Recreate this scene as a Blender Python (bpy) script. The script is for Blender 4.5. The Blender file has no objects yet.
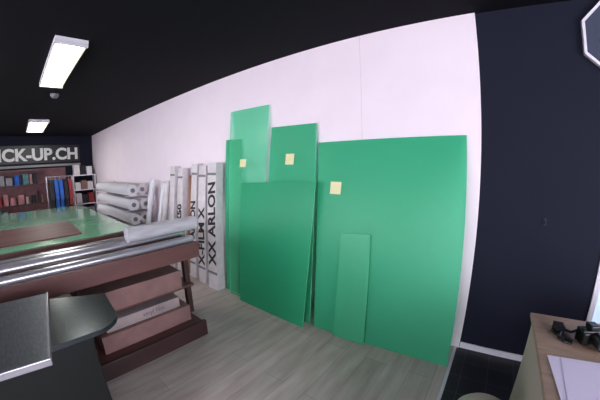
import bpy, math, random
from mathutils import Vector, Matrix, Euler
random.seed(4)
S=bpy.context.scene
S.view_settings.view_transform='Standard'
S.view_settings.look='None'
S.view_settings.exposure=0.34

# ---------------------------------------------------------------- materials
def lin(c):
    return tuple(((v/255)/12.92 if v/255<=0.04045 else ((v/255+0.055)/1.055)**2.4) for v in c)+(1,)
def mat(name,col,rough=.5,metal=0,alpha=1,noise=0,scale=8,bump=0,emit=None,es=0,coat=0,spec=.5,stretch=(1,1,1)):
    m=bpy.data.materials.new(name);m.use_nodes=True
    nt=m.node_tree;b=nt.nodes['Principled BSDF']
    b.inputs['Base Color'].default_value=lin(col)
    b.inputs['Roughness'].default_value=rough;b.inputs['Metallic'].default_value=metal
    b.inputs['Alpha'].default_value=alpha
    b.inputs['Specular IOR Level'].default_value=spec
    b.inputs['Coat Weight'].default_value=coat
    if noise or bump:
        tc=nt.nodes.new('ShaderNodeTexCoord');mp=nt.nodes.new('ShaderNodeMapping')
        mp.inputs['Scale'].default_value=stretch
        nt.links.new(tc.outputs['Object'],mp.inputs[0])
        n=nt.nodes.new('ShaderNodeTexNoise');n.inputs['Scale'].default_value=scale;n.inputs['Detail'].default_value=5
        nt.links.new(mp.outputs[0],n.inputs['Vector'])
        if noise:
            r=nt.nodes.new('ShaderNodeValToRGB')
            lo=tuple(max(0,v*(1-noise)) for v in col);hi=tuple(min(255,v*(1+noise)) for v in col)
            r.color_ramp.elements[0].position=.3;r.color_ramp.elements[1].position=.7
            r.color_ramp.elements[0].color=lin(lo);r.color_ramp.elements[1].color=lin(hi)
            nt.links.new(n.outputs['Fac'],r.inputs[0]);nt.links.new(r.outputs[0],b.inputs['Base Color'])
        if bump:
            bp=nt.nodes.new('ShaderNodeBump');bp.inputs['Strength'].default_value=bump
            nt.links.new(n.outputs['Fac'],bp.inputs['Height']);nt.links.new(bp.outputs[0],b.inputs['Normal'])
    if emit:
        b.inputs['Emission Color'].default_value=lin(emit);b.inputs['Emission Strength'].default_value=es
    return m
def acrylic(name,col,tint,fac,rough=.4):
    """frosted, tinted sheet: part tinted see-through, part milky surface"""
    m=mat(name,col,rough,spec=.5)
    nt=m.node_tree;b=nt.nodes['Principled BSDF'];out=nt.nodes['Material Output']
    tr=nt.nodes.new('ShaderNodeBsdfTransparent');tr.inputs[0].default_value=tint
    mx=nt.nodes.new('ShaderNodeMixShader');mx.inputs[0].default_value=fac
    nt.links.new(tr.outputs[0],mx.inputs[1]);nt.links.new(b.outputs[0],mx.inputs[2]);nt.links.new(mx.outputs[0],out.inputs[0])
    return m
M={}
M['wall']=mat('white_wall_paint',(244,231,240),.75,noise=.008,scale=3)
M['dark']=mat('navy_wall_paint',(24,27,42),.8,noise=.02,scale=2,spec=.2)
M['ceil']=mat('black_ceiling_paint',(11,12,19),.85,spec=.15)
M['white']=mat('white_paint',(225,222,230),.5)
M['pvc']=mat('white_plastic',(222,222,228),.35)
M['green']=acrylic('green_acrylic',(74,194,150),(.42,.94,.74,1),.52,.38)
M['green2']=acrylic('green_acrylic_deep',(60,184,138),(.36,.92,.68,1),.58,.32)
M['greenE']=acrylic('green_acrylic_light',(92,204,160),(.48,.95,.78,1),.50,.36)
M['greenpale']=acrylic('clear_green_acrylic',(125,226,186),(.74,.98,.88,1),.25,.2)
M['greenedge']=mat('green_edge',(125,220,178),.3)
M['note']=mat('note_paper',(235,230,180),.8)
M['brown']=mat('rack_brown_wood',(62,40,40),.45,noise=.2,scale=6,stretch=(1,.15,1))
M['brownl']=mat('rack_reddish_wood',(100,64,62),.5,noise=.12,scale=6,stretch=(1,.15,1))
M['box']=mat('cardboard_pink',(140,106,103),.8,noise=.06,scale=10)
M['boxw']=mat('carton_white',(214,208,212),.6,noise=.04,scale=12)
M['boxg']=mat('carton_grey_pink',(168,150,152),.6,noise=.06,scale=9)
M['black']=mat('black_plastic',(14,14,17),.4)
M['blackt']=mat('black_print',(26,26,30),.6)
M['greyt']=mat('grey_print',(105,92,95),.6)
M['silver']=mat('silver_film',(190,188,196),.27,metal=.65)
M['steel']=mat('dark_brushed_steel',(80,86,90),.24,metal=.8,noise=.06,scale=20,stretch=(1,8,1))
M['tray']=mat('grey_sheet_metal',(104,108,116),.4,metal=.6,noise=.1,scale=30,stretch=(1,4,1))
M['film']=mat('clear_film_roll',(190,188,194),.2,noise=.08,scale=20,stretch=(1,.2,1),coat=.5)
M['core']=mat('card_core',(150,110,85),.8)
M['cab']=mat('cabinet_dark',(13,18,18),.45,spec=.3)
M['desk']=mat('desk_oak',(160,134,116),.5,noise=.08,scale=7,stretch=(1,6,1))
M['desks']=mat('desk_side',(186,172,160),.6)
M['paper']=mat('paper_lilac',(226,216,240),.6)
M['matg']=mat('cutting_mat_green',(125,185,150),.2,noise=.05,scale=4,coat=.5)
M['beige']=mat('beige_vinyl',(205,190,178),.5)
M['blue']=mat('blue_fabric',(36,84,165),.8,noise=.1,bump=.2)
M['red']=mat('red_fabric',(140,48,55),.8,noise=.1,bump=.2)
M['darkf']=mat('dark_fabric',(35,32,40),.8,noise=.1,bump=.2)
M['teal']=mat('teal_print',(60,105,110),.7,noise=.2)
M['pink']=mat('pink_print',(150,98,102),.6,noise=.25,scale=5)
M['rust']=mat('slat_panel',(110,72,76),.6,noise=.1)
M['grey']=mat('grey_plastic',(120,120,128),.5)
M['mirror']=mat('dim_glass',(70,76,92),.2)
M['sign']=mat('sign_letters',(200,200,200),.5,emit=(225,225,225),es=.1)
M['strip']=mat('sign_strip',(140,140,140),.6)
M['tube']=mat('lamp_diffuser',(255,255,255),.5,emit=(252,253,244),es=15)
M['warm_rim']=mat('lamp_warm_rim',(235,235,225),.3,emit=(255,235,190),es=2.0)  # self-glowing border, imitates the yellowish light at the diffuser's edges
M['sky']=mat('daylight_pane',(200,220,255),.3,emit=(242,238,248),es=8.2)
M['skyw']=mat('daylight_pane_weak',(200,220,255),.3,emit=(240,236,248),es=3.0)  # glow of the unseen westmost window, turned down to darken the far white wall
M['sky2']=mat('daylight_pane_dim',(170,190,225),.3,emit=(175,195,235),es=.8)

def floor_mat():
    m=bpy.data.materials.new('grey_laminate');m.use_nodes=True;nt=m.node_tree;b=nt.nodes['Principled BSDF']
    tc=nt.nodes.new('ShaderNodeTexCoord');mp=nt.nodes.new('ShaderNodeMapping');mp.inputs['Rotation'].default_value=(0,0,math.radians(90))
    br=nt.nodes.new('ShaderNodeTexBrick');br.inputs['Scale'].default_value=1
    br.inputs['Brick Width'].default_value=1.25;br.inputs['Row Height'].default_value=.19;br.inputs['Mortar Size'].default_value=.0015
    br.inputs['Color1'].default_value=lin((206,190,186));br.inputs['Color2'].default_value=lin((188,173,169));br.inputs['Mortar'].default_value=lin((152,138,135))
    n=nt.nodes.new('ShaderNodeTexNoise');n.inputs['Scale'].default_value=5;n.inputs['Detail'].default_value=8
    mp2=nt.nodes.new('ShaderNodeMapping');mp2.inputs['Scale'].default_value=(3,.5,1)
    mx=nt.nodes.new('ShaderNodeMix');mx.data_type='RGBA';mx.blend_type='OVERLAY';mx.inputs[0].default_value=.5
    nt.links.new(tc.outputs['Object'],mp.inputs[0]);nt.links.new(mp.outputs[0],br.inputs['Vector'])
    nt.links.new(tc.outputs['Object'],mp2.inputs[0]);nt.links.new(mp2.outputs[0],n.inputs['Vector'])
    nt.links.new(br.outputs['Color'],mx.inputs[6]);nt.links.new(n.outputs['Fac'],mx.inputs[7])
    nt.links.new(mx.outputs[2],b.inputs['Base Color']);b.inputs['Roughness'].default_value=.38
    return m
M['floor']=floor_mat()
def tile_mat():
    m=bpy.data.materials.new('dark_floor_tile');m.use_nodes=True;nt=m.node_tree;b=nt.nodes['Principled BSDF']
    tc=nt.nodes.new('ShaderNodeTexCoord')
    br=nt.nodes.new('ShaderNodeTexBrick');br.offset=0;br.inputs['Scale'].default_value=1
    br.inputs['Brick Width'].default_value=.2;br.inputs['Row Height'].default_value=.2;br.inputs['Mortar Size'].default_value=.004
    br.inputs['Color1'].default_value=lin((22,22,30));br.inputs['Color2'].default_value=lin((28,28,36));br.inputs['Mortar'].default_value=lin((55,57,66))
    nt.links.new(tc.outputs['Object'],br.inputs['Vector']);nt.links.new(br.outputs['Color'],b.inputs['Base Color']);b.inputs['Roughness'].default_value=.5
    return m
M['tile']=tile_mat()

# ---------------------------------------------------------------- mesh builder
class B:
    def __init__(s,name,bevel=0):
        s.n=name;s.v=[];s.f=[];s.fm=[];s.sm=[];s.mats=[];s.bevel=bevel
    def mi(s,m):
        m=M[m]
        if m not in s.mats:s.mats.append(m)
        return s.mats.index(m)
    def add(s,vs,fs,m,smooth=False):
        o=len(s.v);s.v+=[tuple(v) for v in vs];k=s.mi(m)
        for f in fs:s.f.append([o+i for i in f]);s.fm.append(k);s.sm.append(smooth)
        return s
    def hexa(s,bot,top,m):
        return s.add(list(bot)+list(top),[(3,2,1,0),(4,5,6,7),(0,1,5,4),(1,2,6,5),(2,3,7,6),(3,0,4,7)],m)
    def box(s,x0,x1,y0,y1,z0,z1,m,T=None):
        vs=[Vector((x,y,z)) for z in(z0,z1) for x,y in((x0,y0),(x1,y0),(x1,y1),(x0,y1))]
        if T:vs=[T@v for v in vs]
        return s.hexa(vs[:4],vs[4:],m)
    def cyl(s,p0,p1,r,m,n=20,r1=None,cap=None):
        p0=Vector(p0);p1=Vector(p1);r1=r if r1 is None else r1
        d=(p1-p0).normalized();a=d.orthogonal().normalized();b=d.cross(a)
        vs=[];
        for p,q in((p0,r),(p1,r1)):
            for i in range(n):
                t=2*math.pi*i/n;vs.append(p+(a*math.cos(t)+b*math.sin(t))*q)
        s.add(vs,[(i,(i+1)%n,n+(i+1)%n,n+i) for i in range(n)],m,True)
        s.add(vs,[tuple(reversed(range(n))),tuple(range(n,2*n))],cap or m)
        return s
    def sheet(s,bl,br,tr,tl,t,m,edge=None):
        P=[Vector(p) for p in(bl,br,tr,tl)];o=Vector((0,t,0))
        vs=P+[p+o for p in P]
        s.add(vs,[(0,1,2,3),(7,6,5,4)],m)
        s.add(vs,[(1,0,4,5),(2,1,5,6),(3,2,6,7),(0,3,7,4)],edge or m)
        return s
    def lathe(s,c,prof,m,n=28):
        c=Vector(c);vs=[];k=len(prof)
        for r,z in prof:
            for i in range(n):
                t=2*math.pi*i/n;vs.append(c+Vector((r*math.cos(t),r*math.sin(t),z)))
        fs=[(j*n+i,j*n+(i+1)%n,(j+1)*n+(i+1)%n,(j+1)*n+i) for j in range(k-1) for i in range(n)]
        s.add(vs,fs,m,True);return s
    def done(s,parent=None):
        me=bpy.data.meshes.new(s.n);me.from_pydata(s.v,[],s.f)
        for m in s.mats:me.materials.append(m)
        for p,k,q in zip(me.polygons,s.fm,s.sm):p.material_index=k;p.use_smooth=q
        me.validate();me.update()
        o=bpy.data.objects.new(s.n,me);S.collection.objects.link(o)
        if s.bevel:
            b=o.modifiers.new('bevel','BEVEL');b.width=s.bevel;b.segments=2;b.limit_method='ANGLE';b.angle_limit=math.radians(50)
        if parent:o.parent=parent
        return o
def text(name,body,size,loc,xdir,up,m,parent=None,ext=.002,bold=0,sx=1,align='LEFT'):
    cu=bpy.data.curves.new(name,'FONT');cu.body=body;cu.size=size;cu.extrude=ext;cu.offset=bold;cu.align_x=align
    cu.materials.append(M[m])
    o=bpy.data.objects.new(name,cu);S.collection.objects.link(o)
    x=Vector(xdir).normalized();u=Vector(up);u=(u-x*u.dot(x)).normalized();z=x.cross(u)
    R=Matrix((x,u,z)).transposed().to_4x4()
    o.matrix_world=Matrix.Translation(loc)@R@Matrix.Diagonal((sx,1,1,1))
    if parent:o.parent=parent
    return o

# ---------------------------------------------------------------- room
X0,X1,Y0,Y1,H=-10.7,3.2,-3.6,2.4,2.8
B('floor').box(X0,-.1,Y0,Y1,-.1,0,'floor').box(-.1,X1,Y0,Y1,-.1,-.001,'tile').done()
B('trim_1').box(-.112,-.088,Y0+.01,Y1-.02,0,.006,'white').done()
B('ceiling').box(X0-.1,X1+.1,Y0-.1,Y1+.2,H,H+.1,'ceil').done()
B('wall_north').box(X0-.1,-.07,Y1-.02,Y1+.1,0,H,'wall').done()
B('wall_northeast').box(-.07,.86,Y1,Y1+.1,0,H,'dark').done()
B('wall_northeast').box(1.75,X1,Y1,Y1+.1,0,H,'dark').done()
B('wall_northeast').box(.86,1.75,Y1,Y1+.1,2.1,H,'dark').done()
B('wall_west').box(X0-.1,X0,Y0,Y1-.02,0,H,'dark').done()
B('baseboard_northeast').box(-.065,.85,Y1-.014,Y1-.001,0,.055,'white').done()
B('trim_2').box(-1.092,-1.088,Y1-.0212,Y1-.0203,0,H,'boxw').done()
sw=B('wall_south')
wins=[(-8.6,-6.2),(-5.2,-2.6),(-1.8,.8)]
sw.box(X0-.1,X1,Y0-.1,Y0,0,.8,'dark').box(X0-.1,X1,Y0-.1,Y0,2.5,H,'dark')
xs=[X0-.1]+[v for w in wins for v in w]+[X1]
for i in range(0,len(xs),2): sw.box(xs[i],xs[i+1],Y0-.1,Y0,.8,2.5,'dark')
sw.done()
for i,(a,b) in enumerate(wins):
    w=B('window_%d'%(i+1))
    w.box(a,b,Y0-.07,Y0-.06,.8,2.5,'skyw' if i==0 else 'sky')
    for x in(a,(a+b)/2-.025,b-.05):w.box(x,x+.05,Y0-.055,Y0-.01,.8,2.5,'white')
    for z in(.8,2.45):w.box(a,b,Y0-.055,Y0-.01,z,z+.05,'white')
    w.done()
ew=B('wall_east')
ew.box(X1,X1+.1,Y0,Y1,0,.3,'dark').box(X1,X1+.1,Y0,Y1,2.6,H,'dark').box(X1,X1+.1,Y0,-2.2,.3,2.6,'dark').box(X1,X1+.1,1.4,Y1,.3,2.6,'dark').done()
w=B('window_4');w.box(X1+.06,X1+.07,-2.2,1.4,.3,2.6,'sky')
for y in(-2.2,-1,.2,1.35):w.box(X1+.01,X1+.055,y,y+.05,.3,2.6,'white')
for z in(.3,2.55):w.box(X1+.01,X1+.055,-2.2,1.4,z,z+.05,'white')
w.done()
d=B('door_1')
d.box(.862,.90,Y1-.01,Y1+.08,0,2.098,'white').box(1.71,1.748,Y1-.01,Y1+.08,0,2.098,'white').box(.9,1.71,Y1-.01,Y1+.08,2.06,2.098,'white')
d.box(.9,1.71,Y1+.02,Y1+.05,0,.12,'white').box(.9,1.71,Y1+.03,Y1+.04,.12,2.06,'sky2')
d.done()
o=B('octagonal_mirror')
cx,cz,ro,ri=.960,2.51,.312,.292
def octp(r,y):return [Vector((cx+r*math.cos(math.pi/8+i*math.pi/4),y,cz+r*math.sin(math.pi/8+i*math.pi/4))) for i in range(8)]
a=octp(ro,Y1-.035);b_=octp(ri,Y1-.035);c=octp(ro,Y1-.001);e=octp(ri,Y1-.012)
o.add(a+b_+c+e,[(i,(i+1)%8,8+(i+1)%8,8+i) for i in range(8)]+[(16+i,16+(i+1)%8,(i+1)%8,i) for i in range(8)]+[(8+i,8+(i+1)%8,24+(i+1)%8,24+i) for i in range(8)],'white')
o.add(e,[tuple(reversed(range(8)))],'mirror');o.done()
B('light_switch',.002).box(.42,.442,Y1-.010,Y1-.001,1.165,1.215,'black').box(.425,.437,Y1-.014,Y1-.009,1.175,1.205,'dark').done()

# ---------------------------------------------------------------- lamps
def lamp(name,x0,x1,y0,y1):
    l=B(name);z=H
    l.box(x0,x1,y0,y1,z-.045,z-.001,'white')
    l.box(x0+.02,x1-.02,y0+.015,y1-.015,z-.052,z-.044,'warm_rim')
    l.box(x0+.06,x1-.06,y0+.055,y1-.055,z-.060,z-.05,'tube')
    l.box(x0,x0+.03,y0,y1,z-.065,z-.04,'white').box(x1-.03,x1,y0,y1,z-.065,z-.04,'white')
    l.done()
lamp('fluorescent_ceiling_lamp',-4.43,-2.84,.30,.59)
lamp('fluorescent_ceiling_lamp',-9.3,-7.5,.29,.72)
B('smoke_detector').lathe((-5.05,.56,H),[(0,-.06),(.04,-.06),(.06,-.035),(.065,0)],'grey').done()

# ---------------------------------------------------------------- green sheets
B('acrylic_sheet').sheet((-1.40,2.03,.002),(-.12,2.07,.002),(-.18,2.36,1.82),(-1.55,2.355,1.80),.008,'green','greenedge').done()
B('acrylic_sheet').sheet((-2.10,2.05,.002),(-1.46,2.04,.002),(-1.575,2.355,2.0),(-2.19,2.36,2.01),.008,'green','greenedge').done()
B('acrylic_sheet').sheet((-2.42,1.96,.002),(-1.475,1.94,.002),(-1.49,2.20,1.424),(-2.56,2.2,1.377),.008,'green2','greenedge').done()
B('acrylic_sheet').sheet((-1.16,2.0,.002),(-.85,2.01,.002),(-.915,2.18,.98),(-1.20,2.18,.965),.006,'greenE','greenedge').done()
B('clear_acrylic_sheet').sheet((-2.66,2.01,.002),(-2.12,2.01,.002),(-2.22,2.355,2.28),(-2.91,2.355,2.29),.005,'greenpale','greenedge').done()
B('acrylic_sheet').sheet((-2.80,2.06,.002),(-2.5,2.06,.002),(-2.72,2.37,1.92),(-3.04,2.37,1.93),.005,'green','greenedge').done()
def note(x0,x1,z0,z1,y0,y1):
    B('sticky_note').sheet((x0,y0,z0),(x1,y0,z0),(x1,y1,z1),(x0,y1,z1),.001,'note').done()
note(-1.935,-1.82,1.585,1.70,2.283,2.301)
note(-1.37,-1.255,1.305,1.42,2.262,2.284)
note(-2.62,-2.51,1.565,1.66,2.236,2.250)

# ---------------------------------------------------------------- wrapped film boxes standing against wall
def stand(xb,xt,w,yb,yt,h,dp,m,label=None,name='film_roll_carton',f0=.2):
    r=bpy.data.objects.new(name,None);S.collection.objects.link(r)
    b=B('carton_body',.004)
    bot=[(xb,yb,0.003),(xb+w,yb,.003),(xb+w,yb+dp,.003),(xb,yb+dp,.003)]
    top=[(xt,yt-dp,h),(xt+w,yt-dp,h),(xt+w,yt,h),(xt,yt,h)]
    b.hexa(bot,top,m)
    for f in(.12,.9):
        P=lambda q,dx,dy:Vector(bot[q]).lerp(Vector(top[q]),f+dy)+Vector((dx,-.001,0))
        b.add([P(0,0,0),P(1,0,0),P(1,0,.02),P(0,0,.02)],[(0,1,2,3)],'grey')
    b.done(r)
    if label:
        up=Vector(top[0])-Vector(bot[0])
        p=Vector(bot[1]).lerp(Vector(top[1]),f0)+Vector((-.02,-.004,0))
        text('printed_label',label,w*1.08,p,up,(-1,0,0),'blackt',r,ext=.0008,bold=.007)
stand(-3.02,-3.26,.20,1.93,2.33,1.63,.12,'boxw','XX ARLON')
stand(-3.30,-3.50,.18,1.95,2.34,1.60,.12,'boxw','X-FILM X',f0=.16)
stand(-3.56,-3.72,.15,1.97,2.34,1.63,.10,'boxw','HL ARLON')
stand(-3.95,-4.16,.16,1.97,2.34,1.57,.10,'boxw','HL-X50',f0=.3)
stand(-4.22,-4.42,.16,1.97,2.34,1.61,.10,'boxw',None)
t=B('cardboard_tube')
t.cyl((-3.68,2.03,.0),(-3.85,2.3,1.45),.035,'core',14).cyl((-3.85,2.3,1.45),(-3.8505,2.301,1.455),.02,'black',12).done()

# white rolls + boards leaning
for x,h,rr,m in((-4.53,1.36,.045,'boxw'),(-4.68,1.30,.05,'pvc'),(-5.18,1.38,.05,'pvc')):
    t=B('vinyl_roll');t.cyl((x+.06,1.93,.01),(x,2.24,h),rr,m,18);t.cyl((x,2.24,h),(x-.0003,2.2405,h+.004),rr*.5,'grey',14);t.done()
B('foam_board').sheet((-5.05,2.10,.002),(-4.45,2.10,.002),(-4.5,2.37,1.33),(-5.1,2.37,1.33),.01,'pvc').done()
B('foam_board').sheet((-5.4,2.0,.002),(-5.25,2.0,.002),(-5.3,2.33,1.26),(-5.43,2.33,1.26),.01,'boxw').done()

# horizontal roll rack along white wall
r=bpy.data.objects.new('vinyl_roll_rack',None);S.collection.objects.link(r)
f=B('rack_frame')
for x in(-8.1,-5.75):
    f.box(x-.015,x+.015,2.33,2.36,0,1.3,'white')
    for z in(.22,.5,.78,1.06):f.box(x-.015,x+.015,1.85,2.35,z-.015,z+.005,'white')
f.box(-8.1,-5.75,2.33,2.35,0,.05,'white')
f.done(r)
k=B('rolls')
for z in(.22,.5,.78,1.06):
    for y in(1.95,2.19):
        x0=-8.2+random.uniform(-.1,.1);x1=-5.6+random.uniform(-.12,.1)
        k.cyl((x0,y,z+.12),(x1,y,z+.12),.11,random.choice(['pvc','pvc','boxw']),20)
        k.cyl((x1,y,z+.12),(x1+.01,y,z+.12),.045,'grey',14)
k.done(r)

# ---------------------------------------------------------------- cutting table with green glass top
r=bpy.data.objects.new('cutting_table',None);S.collection.objects.link(r)
t=B('table_top',.005);t.box(-6.3,-3.05,-1.0,1.12,.90,.94,'brownl').box(-6.27,-3.08,-.97,1.09,.94,.95,'matg').done(r)
t=B('table_legs',.004)
for x in(-6.2,-3.2):
    for y in(-.9,1.02):t.box(x-.04,x+.04,y-.04,y+.04,0,.9,'brown')
t.box(-6.2,-3.2,-.9,1.0,.25,.29,'brown');t.done(r)
B('cardboard_sheet').box(-4.3,-3.3,-.5,.55,.951,.965,'brownl').done()
# ---------------------------------------------------------------- roll rack (foreground left)
r=bpy.data.objects.new('roll_storage_rack',None);S.collection.objects.link(r)
t=B('rack_body',.004)
ya,yb=-1.1,1.30
t.box(-2.85,-2.2,ya,yb,.80,.90,'brown')
t.box(-2.2,-2.17,ya,yb+.02,.78,.925,'brownl')
for y in(ya,.1,yb-.05):t.box(-2.42,-2.36,y,y+.05,.15,.80,'brown')
t.box(-2.85,-2.78,ya,yb,.15,.8,'brown')
t.box(-2.78,-2.3,ya,yb,.46,.485,'brownl')
t.box(-2.85,-2.14,ya,yb-.03,.0,.14,'brownl').box(-2.16,-2.12,ya,yb-.02,0,.155,'brown')
t.done(r)
c=B('cartons',.004)
c.box(-2.76,-2.28,.3,1.16,.486,.66,'box').box(-2.72,-2.34,-.9,.25,.486,.62,'boxg')
c.box(-2.74,-2.26,.36,1.20,.142,.30,'box').box(-2.72,-2.3,.42,1.12,.302,.40,'boxg').box(-2.72,-2.26,-.9,.3,.142,.36,'box')
c.done(r)
text('printed_label','vinyl film',.06,(-2.2985,.75,.335),(0,1,0),(0,0,1),'greyt',r,ext=.0008)
k=B('film_rolls')
def roll(x,y0,y1,z,rr,m):
    k.cyl((x,y0,z),(x,y1,z),rr,m,24);k.cyl((x,y1,z),(x,y1+.012,z),rr*.55,'core',16,cap='black')
roll(-2.25,-1.1,1.30,.94,.035,'silver')
roll(-2.35,-1.0,1.24,.935,.03,'brown')
roll(-2.45,-1.1,1.32,.96,.05,'silver')
roll(-2.57,-1.1,.95,.955,.05,'silver')
roll(-2.36,.74,1.40,1.06,.065,'film')
k.done(r)

# ---------------------------------------------------------------- foreground steel counter
r=bpy.data.objects.new('steel_top_counter',None);S.collection.objects.link(r)
t=B('counter_top',.003)
pts=[(-1.30,-1.3),(-1.30,.2)]
for i in range(9):
    a=math.radians(i*10);pts.append((-1.44+.14*math.cos(a),.2+.13*math.sin(a)))
pts+=[(-1.70,.35),(-1.86,.03),(-2.0,-.6),(-2.0,-1.3)]
n=len(pts)
t.add([(x,y,.875) for x,y in pts]+[(x,y,.90) for x,y in pts],[tuple(reversed(range(n))),tuple(range(n,2*n))]+[(i,(i+1)%n,n+(i+1)%n,n+i) for i in range(n)],'steel')
t.done(r)
t=B('counter_base',.004);t.box(-1.92,-1.36,-1.25,.18,.08,.874,'cab').box(-1.88,-1.4,-1.2,.14,0,.08,'black');
for y in(-.78,-.31):t.box(-1.36,-1.352,y,y+.008,.1,.86,'black')
t.done(r)
T=Matrix.Translation((-1.16,-.02,.903))@Matrix.Rotation(math.radians(-6),4,'Z')
t=B('metal_sheet',.003)
t.box(-.74,0,-1.0,0,.0,.018,'tray',T).box(-.012,.004,-1.0,.004,-.0005,.03,'silver',T).box(-.74,-.012,-.008,.004,-.0005,.024,'silver',T)
t.done()

# ---------------------------------------------------------------- desk at right
r=bpy.data.objects.new('office_desk',None);S.collection.objects.link(r)
t=B('desk_top',.004);t.box(.33,1.9,.55,1.79,.725,.75,'desk').done(r)
t=B('desk_panels',.003);t.box(.345,.37,.58,1.76,0,.725,'desks').box(1.85,1.875,.58,1.76,0,.725,'desks').box(.37,1.85,1.70,1.72,.3,.725,'desks').done(r)
t=B('paper_sheets')
T=Matrix.Translation((.53,1.22,.751))@Matrix.Rotation(math.radians(4),4,'Z')
t.box(-.15,.15,-.2,.15,0,.004,'paper',T)
T=Matrix.Translation((.55,1.2,.755))@Matrix.Rotation(math.radians(-3),4,'Z')
t.box(-.13,.17,-.2,.14,0,.002,'paper',T).done()
# camera with its strap lying on the desk
r=bpy.data.objects.new('photo_camera',None);S.collection.objects.link(r)
T=Matrix.Translation((.60,1.56,.751))@Matrix.Rotation(math.radians(18),4,'Z')
h=B('camera_body',.006)
h.box(-.065,.065,-.03,.03,0,.075,'black',T).box(-.025,.025,-.028,.028,.075,.10,'black',T).box(-.065,-.035,-.045,.03,.004,.07,'black',T)
h.cyl(T@Vector((.01,-.03,.038)),T@Vector((.01,-.10,.036)),.034,'black',24).cyl(T@Vector((.01,-.10,.036)),T@Vector((.01,-.102,.036)),.026,'mirror',24)
h.cyl(T@Vector((-.045,.0,.075)),T@Vector((-.045,0,.083)),.010,'darkf',14)
h.done(r)
st=B('camera_strap')
pts=[(.54,1.57,.80),(.52,1.60,.765),(.475,1.64,.757),(.44,1.64,.757),(.425,1.60,.757),(.44,1.565,.757),(.475,1.56,.757),(.51,1.53,.757),(.50,1.50,.757),(.47,1.51,.757),(.45,1.54,.757),(.47,1.60,.762)]
for p,q in zip(pts,pts[1:]):
    st.cyl(p,q,.0075,'black',8)
st.box(.435,.485,1.60,1.66,.751,.785,'black')
st.done(r)
s_=B('round_stool')
s_.lathe((.15,1.16,0),[(0,.44),(.12,.44),(.14,.46),(.142,.49),(.12,.515),(.07,.525),(0,.527)],'beige')
s_.cyl((.15,1.16,.05),(.15,1.16,.44),.025,'silver',16)
for i in range(5):
    a=2*math.pi*i/5+.3;s_.cyl((.15,1.16,.08),(.15+.14*math.cos(a),1.16+.14*math.sin(a),.03),.014,'black',10)
    s_.cyl((.15+.14*math.cos(a),1.16+.14*math.sin(a)-.012,.0225),(.15+.14*math.cos(a),1.16+.14*math.sin(a)+.012,.0225),.022,'black',12)
s_.done()

# ---------------------------------------------------------------- far end: sign, display, garments
r=bpy.data.objects.new('shop_sign',None);S.collection.objects.link(r)
B('sign_board').box(X0+.001,X0+.03,-1.35,1.95,1.96,2.50,'black').done(r)
text('sign_letters','STICK-UP.CH',.50,(X0+.034,1.89,2.05),(0,1,0),(0,0,1),'sign',r,ext=.01,bold=.018,align='RIGHT')
B('sign_strip').box(X0+.001,X0+.03,-1.35,1.95,1.83,1.90,'strip').done(r)
r=bpy.data.objects.new('display_shelf_unit',None);S.collection.objects.link(r)
t=B('slat_panel');t.box(X0+.001,X0+.04,-1.4,1.45,.0,1.78,'rust')
for z in(.15,.72,1.3,1.72):t.box(X0+.04,X0+.4,-1.4,.85,z,z+.03,'brown')
t.done(r)
t=B('merchandise',.01)
for z,hm in((.18,.5),(.75,.5),(1.33,.36)):
    y=-1.35
    while y<.75:
        w=random.uniform(.06,.26);hh=random.uniform(.5,1)*hm
        if y+w>.8:break
        m=random.choice(['pink','pink','pink','darkf','teal','rust','grey','red','boxg','box','blue'])
        if random.random()<.35:
            t.cyl((X0+.22,y+w*.45,z),(X0+.22,y+w*.45,z+hh*.8),w*.4,m,16,r1=w*.32)
        else:
            t.box(X0+.1,X0+.32,y,y+w*.9,z,z+hh,m)
        y+=w+random.uniform(0,.03)
t.done(r)
r=bpy.data.objects.new('garment_rack',None);S.collection.objects.link(r)
t=B('rail');t.cyl((-9.6,.75,1.5),(-9.6,1.5,1.5),.015,'silver')
for y in(.75,1.5):
    t.cyl((-9.6,y,0.02),(-9.6,y,1.5),.015,'silver');t.cyl((-9.85,y,.02),(-9.35,y,.02),.015,'silver')
t.done(r)
def shirt(y,m,w=.5,l=.8):
    b=B('garment')
    out=[(-.07,0),(-w/2,-.07),(-w/2-.08,-.55),(-w/2+.03,-.57),(-w/2+.07,-.25),(-w/2+.05,-l),(w/2-.05,-l),(w/2-.07,-.25),(w/2-.03,-.57),(w/2+.08,-.55),(w/2,-.07),(.07,0)]
    n=len(out);vs=[(-9.6+x,y-.05,1.42+z) for x,z in out]+[(-9.6+x,y+.05,1.42+z) for x,z in out]
    b.add(vs,[tuple(range(n)),tuple(reversed(range(n,2*n)))]+[((i+1)%n,i,n+i,n+(i+1)%n) for i in range(n)],m)
    b.cyl((-9.6,y,1.40),(-9.6,y,1.5),.006,'silver',8)
    b.done(r)
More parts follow.
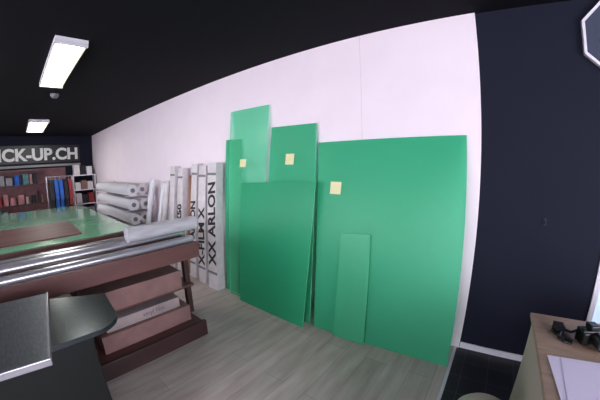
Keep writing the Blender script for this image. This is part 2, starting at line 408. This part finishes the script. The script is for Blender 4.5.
for y,m,l in((.86,'darkf',.9),(.99,'blue',1.0),(1.12,'blue',1.05),(1.25,'darkf',.85),(1.38,'red',.75)):shirt(y,m,.5,l)
r=bpy.data.objects.new('white_shelving_unit',None);S.collection.objects.link(r)
t=B('shelf_frame',.003)
for y in(1.6,2.3):t.box(-10.6,-10.2,y,y+.03,0,1.5,'white')
for z in(.1,.55,1.0,1.47):t.box(-10.6,-10.2,1.63,2.3,z,z+.03,'white')
t.done(r)
t=B('boxes_and_bags',.01)
for z,l in((.13,['boxw','grey']),(.58,['boxw','darkf','red']),(1.03,['pvc','box','boxw']),(1.5,['boxw','darkf','pvc'])):
    y=1.66
    for m in l:
        w=.6/len(l);t.box(-10.55,-10.25,y,y+w*.9,z,z+random.uniform(.2,.34),m);y+=w
t.done(r)

# ---------------------------------------------------------------- world + camera
w=bpy.data.worlds.new('World');S.world=w;w.use_nodes=True
w.node_tree.nodes['Background'].inputs[0].default_value=(.6,.65,.9,1);w.node_tree.nodes['Background'].inputs[1].default_value=.3

cd=bpy.data.cameras.new('camera');cam=bpy.data.objects.new('camera',cd);S.collection.objects.link(cam);S.camera=cam
yaw,pitch,roll_=.6518,-.1322,-.0154
F=Vector((-math.sin(yaw)*math.cos(pitch),math.cos(yaw)*math.cos(pitch),math.sin(pitch)))
R=Vector((math.cos(yaw),math.sin(yaw),0));U=R.cross(F)
R2=R*math.cos(roll_)+U*math.sin(roll_);U2=-R*math.sin(roll_)+U*math.cos(roll_)
cam.matrix_world=Matrix.Translation((0,0,1.6))@Matrix((R2,U2,-F)).transposed().to_4x4()
cd.sensor_width=36;cd.sensor_height=24;cd.lens=15.5;cd.clip_start=.02
cd.type='PANO'
cc=cd.cycles if hasattr(cd,'cycles') and hasattr(cd.cycles,'panorama_type') else cd
cc.panorama_type='FISHEYE_LENS_POLYNOMIAL'
cc.fisheye_fov=math.pi
cc.fisheye_polynomial_k0=0
cc.fisheye_polynomial_k1=-1.0717/18
cc.fisheye_polynomial_k2=0
cc.fisheye_polynomial_k3=.1037/18**3
cc.fisheye_polynomial_k4=0
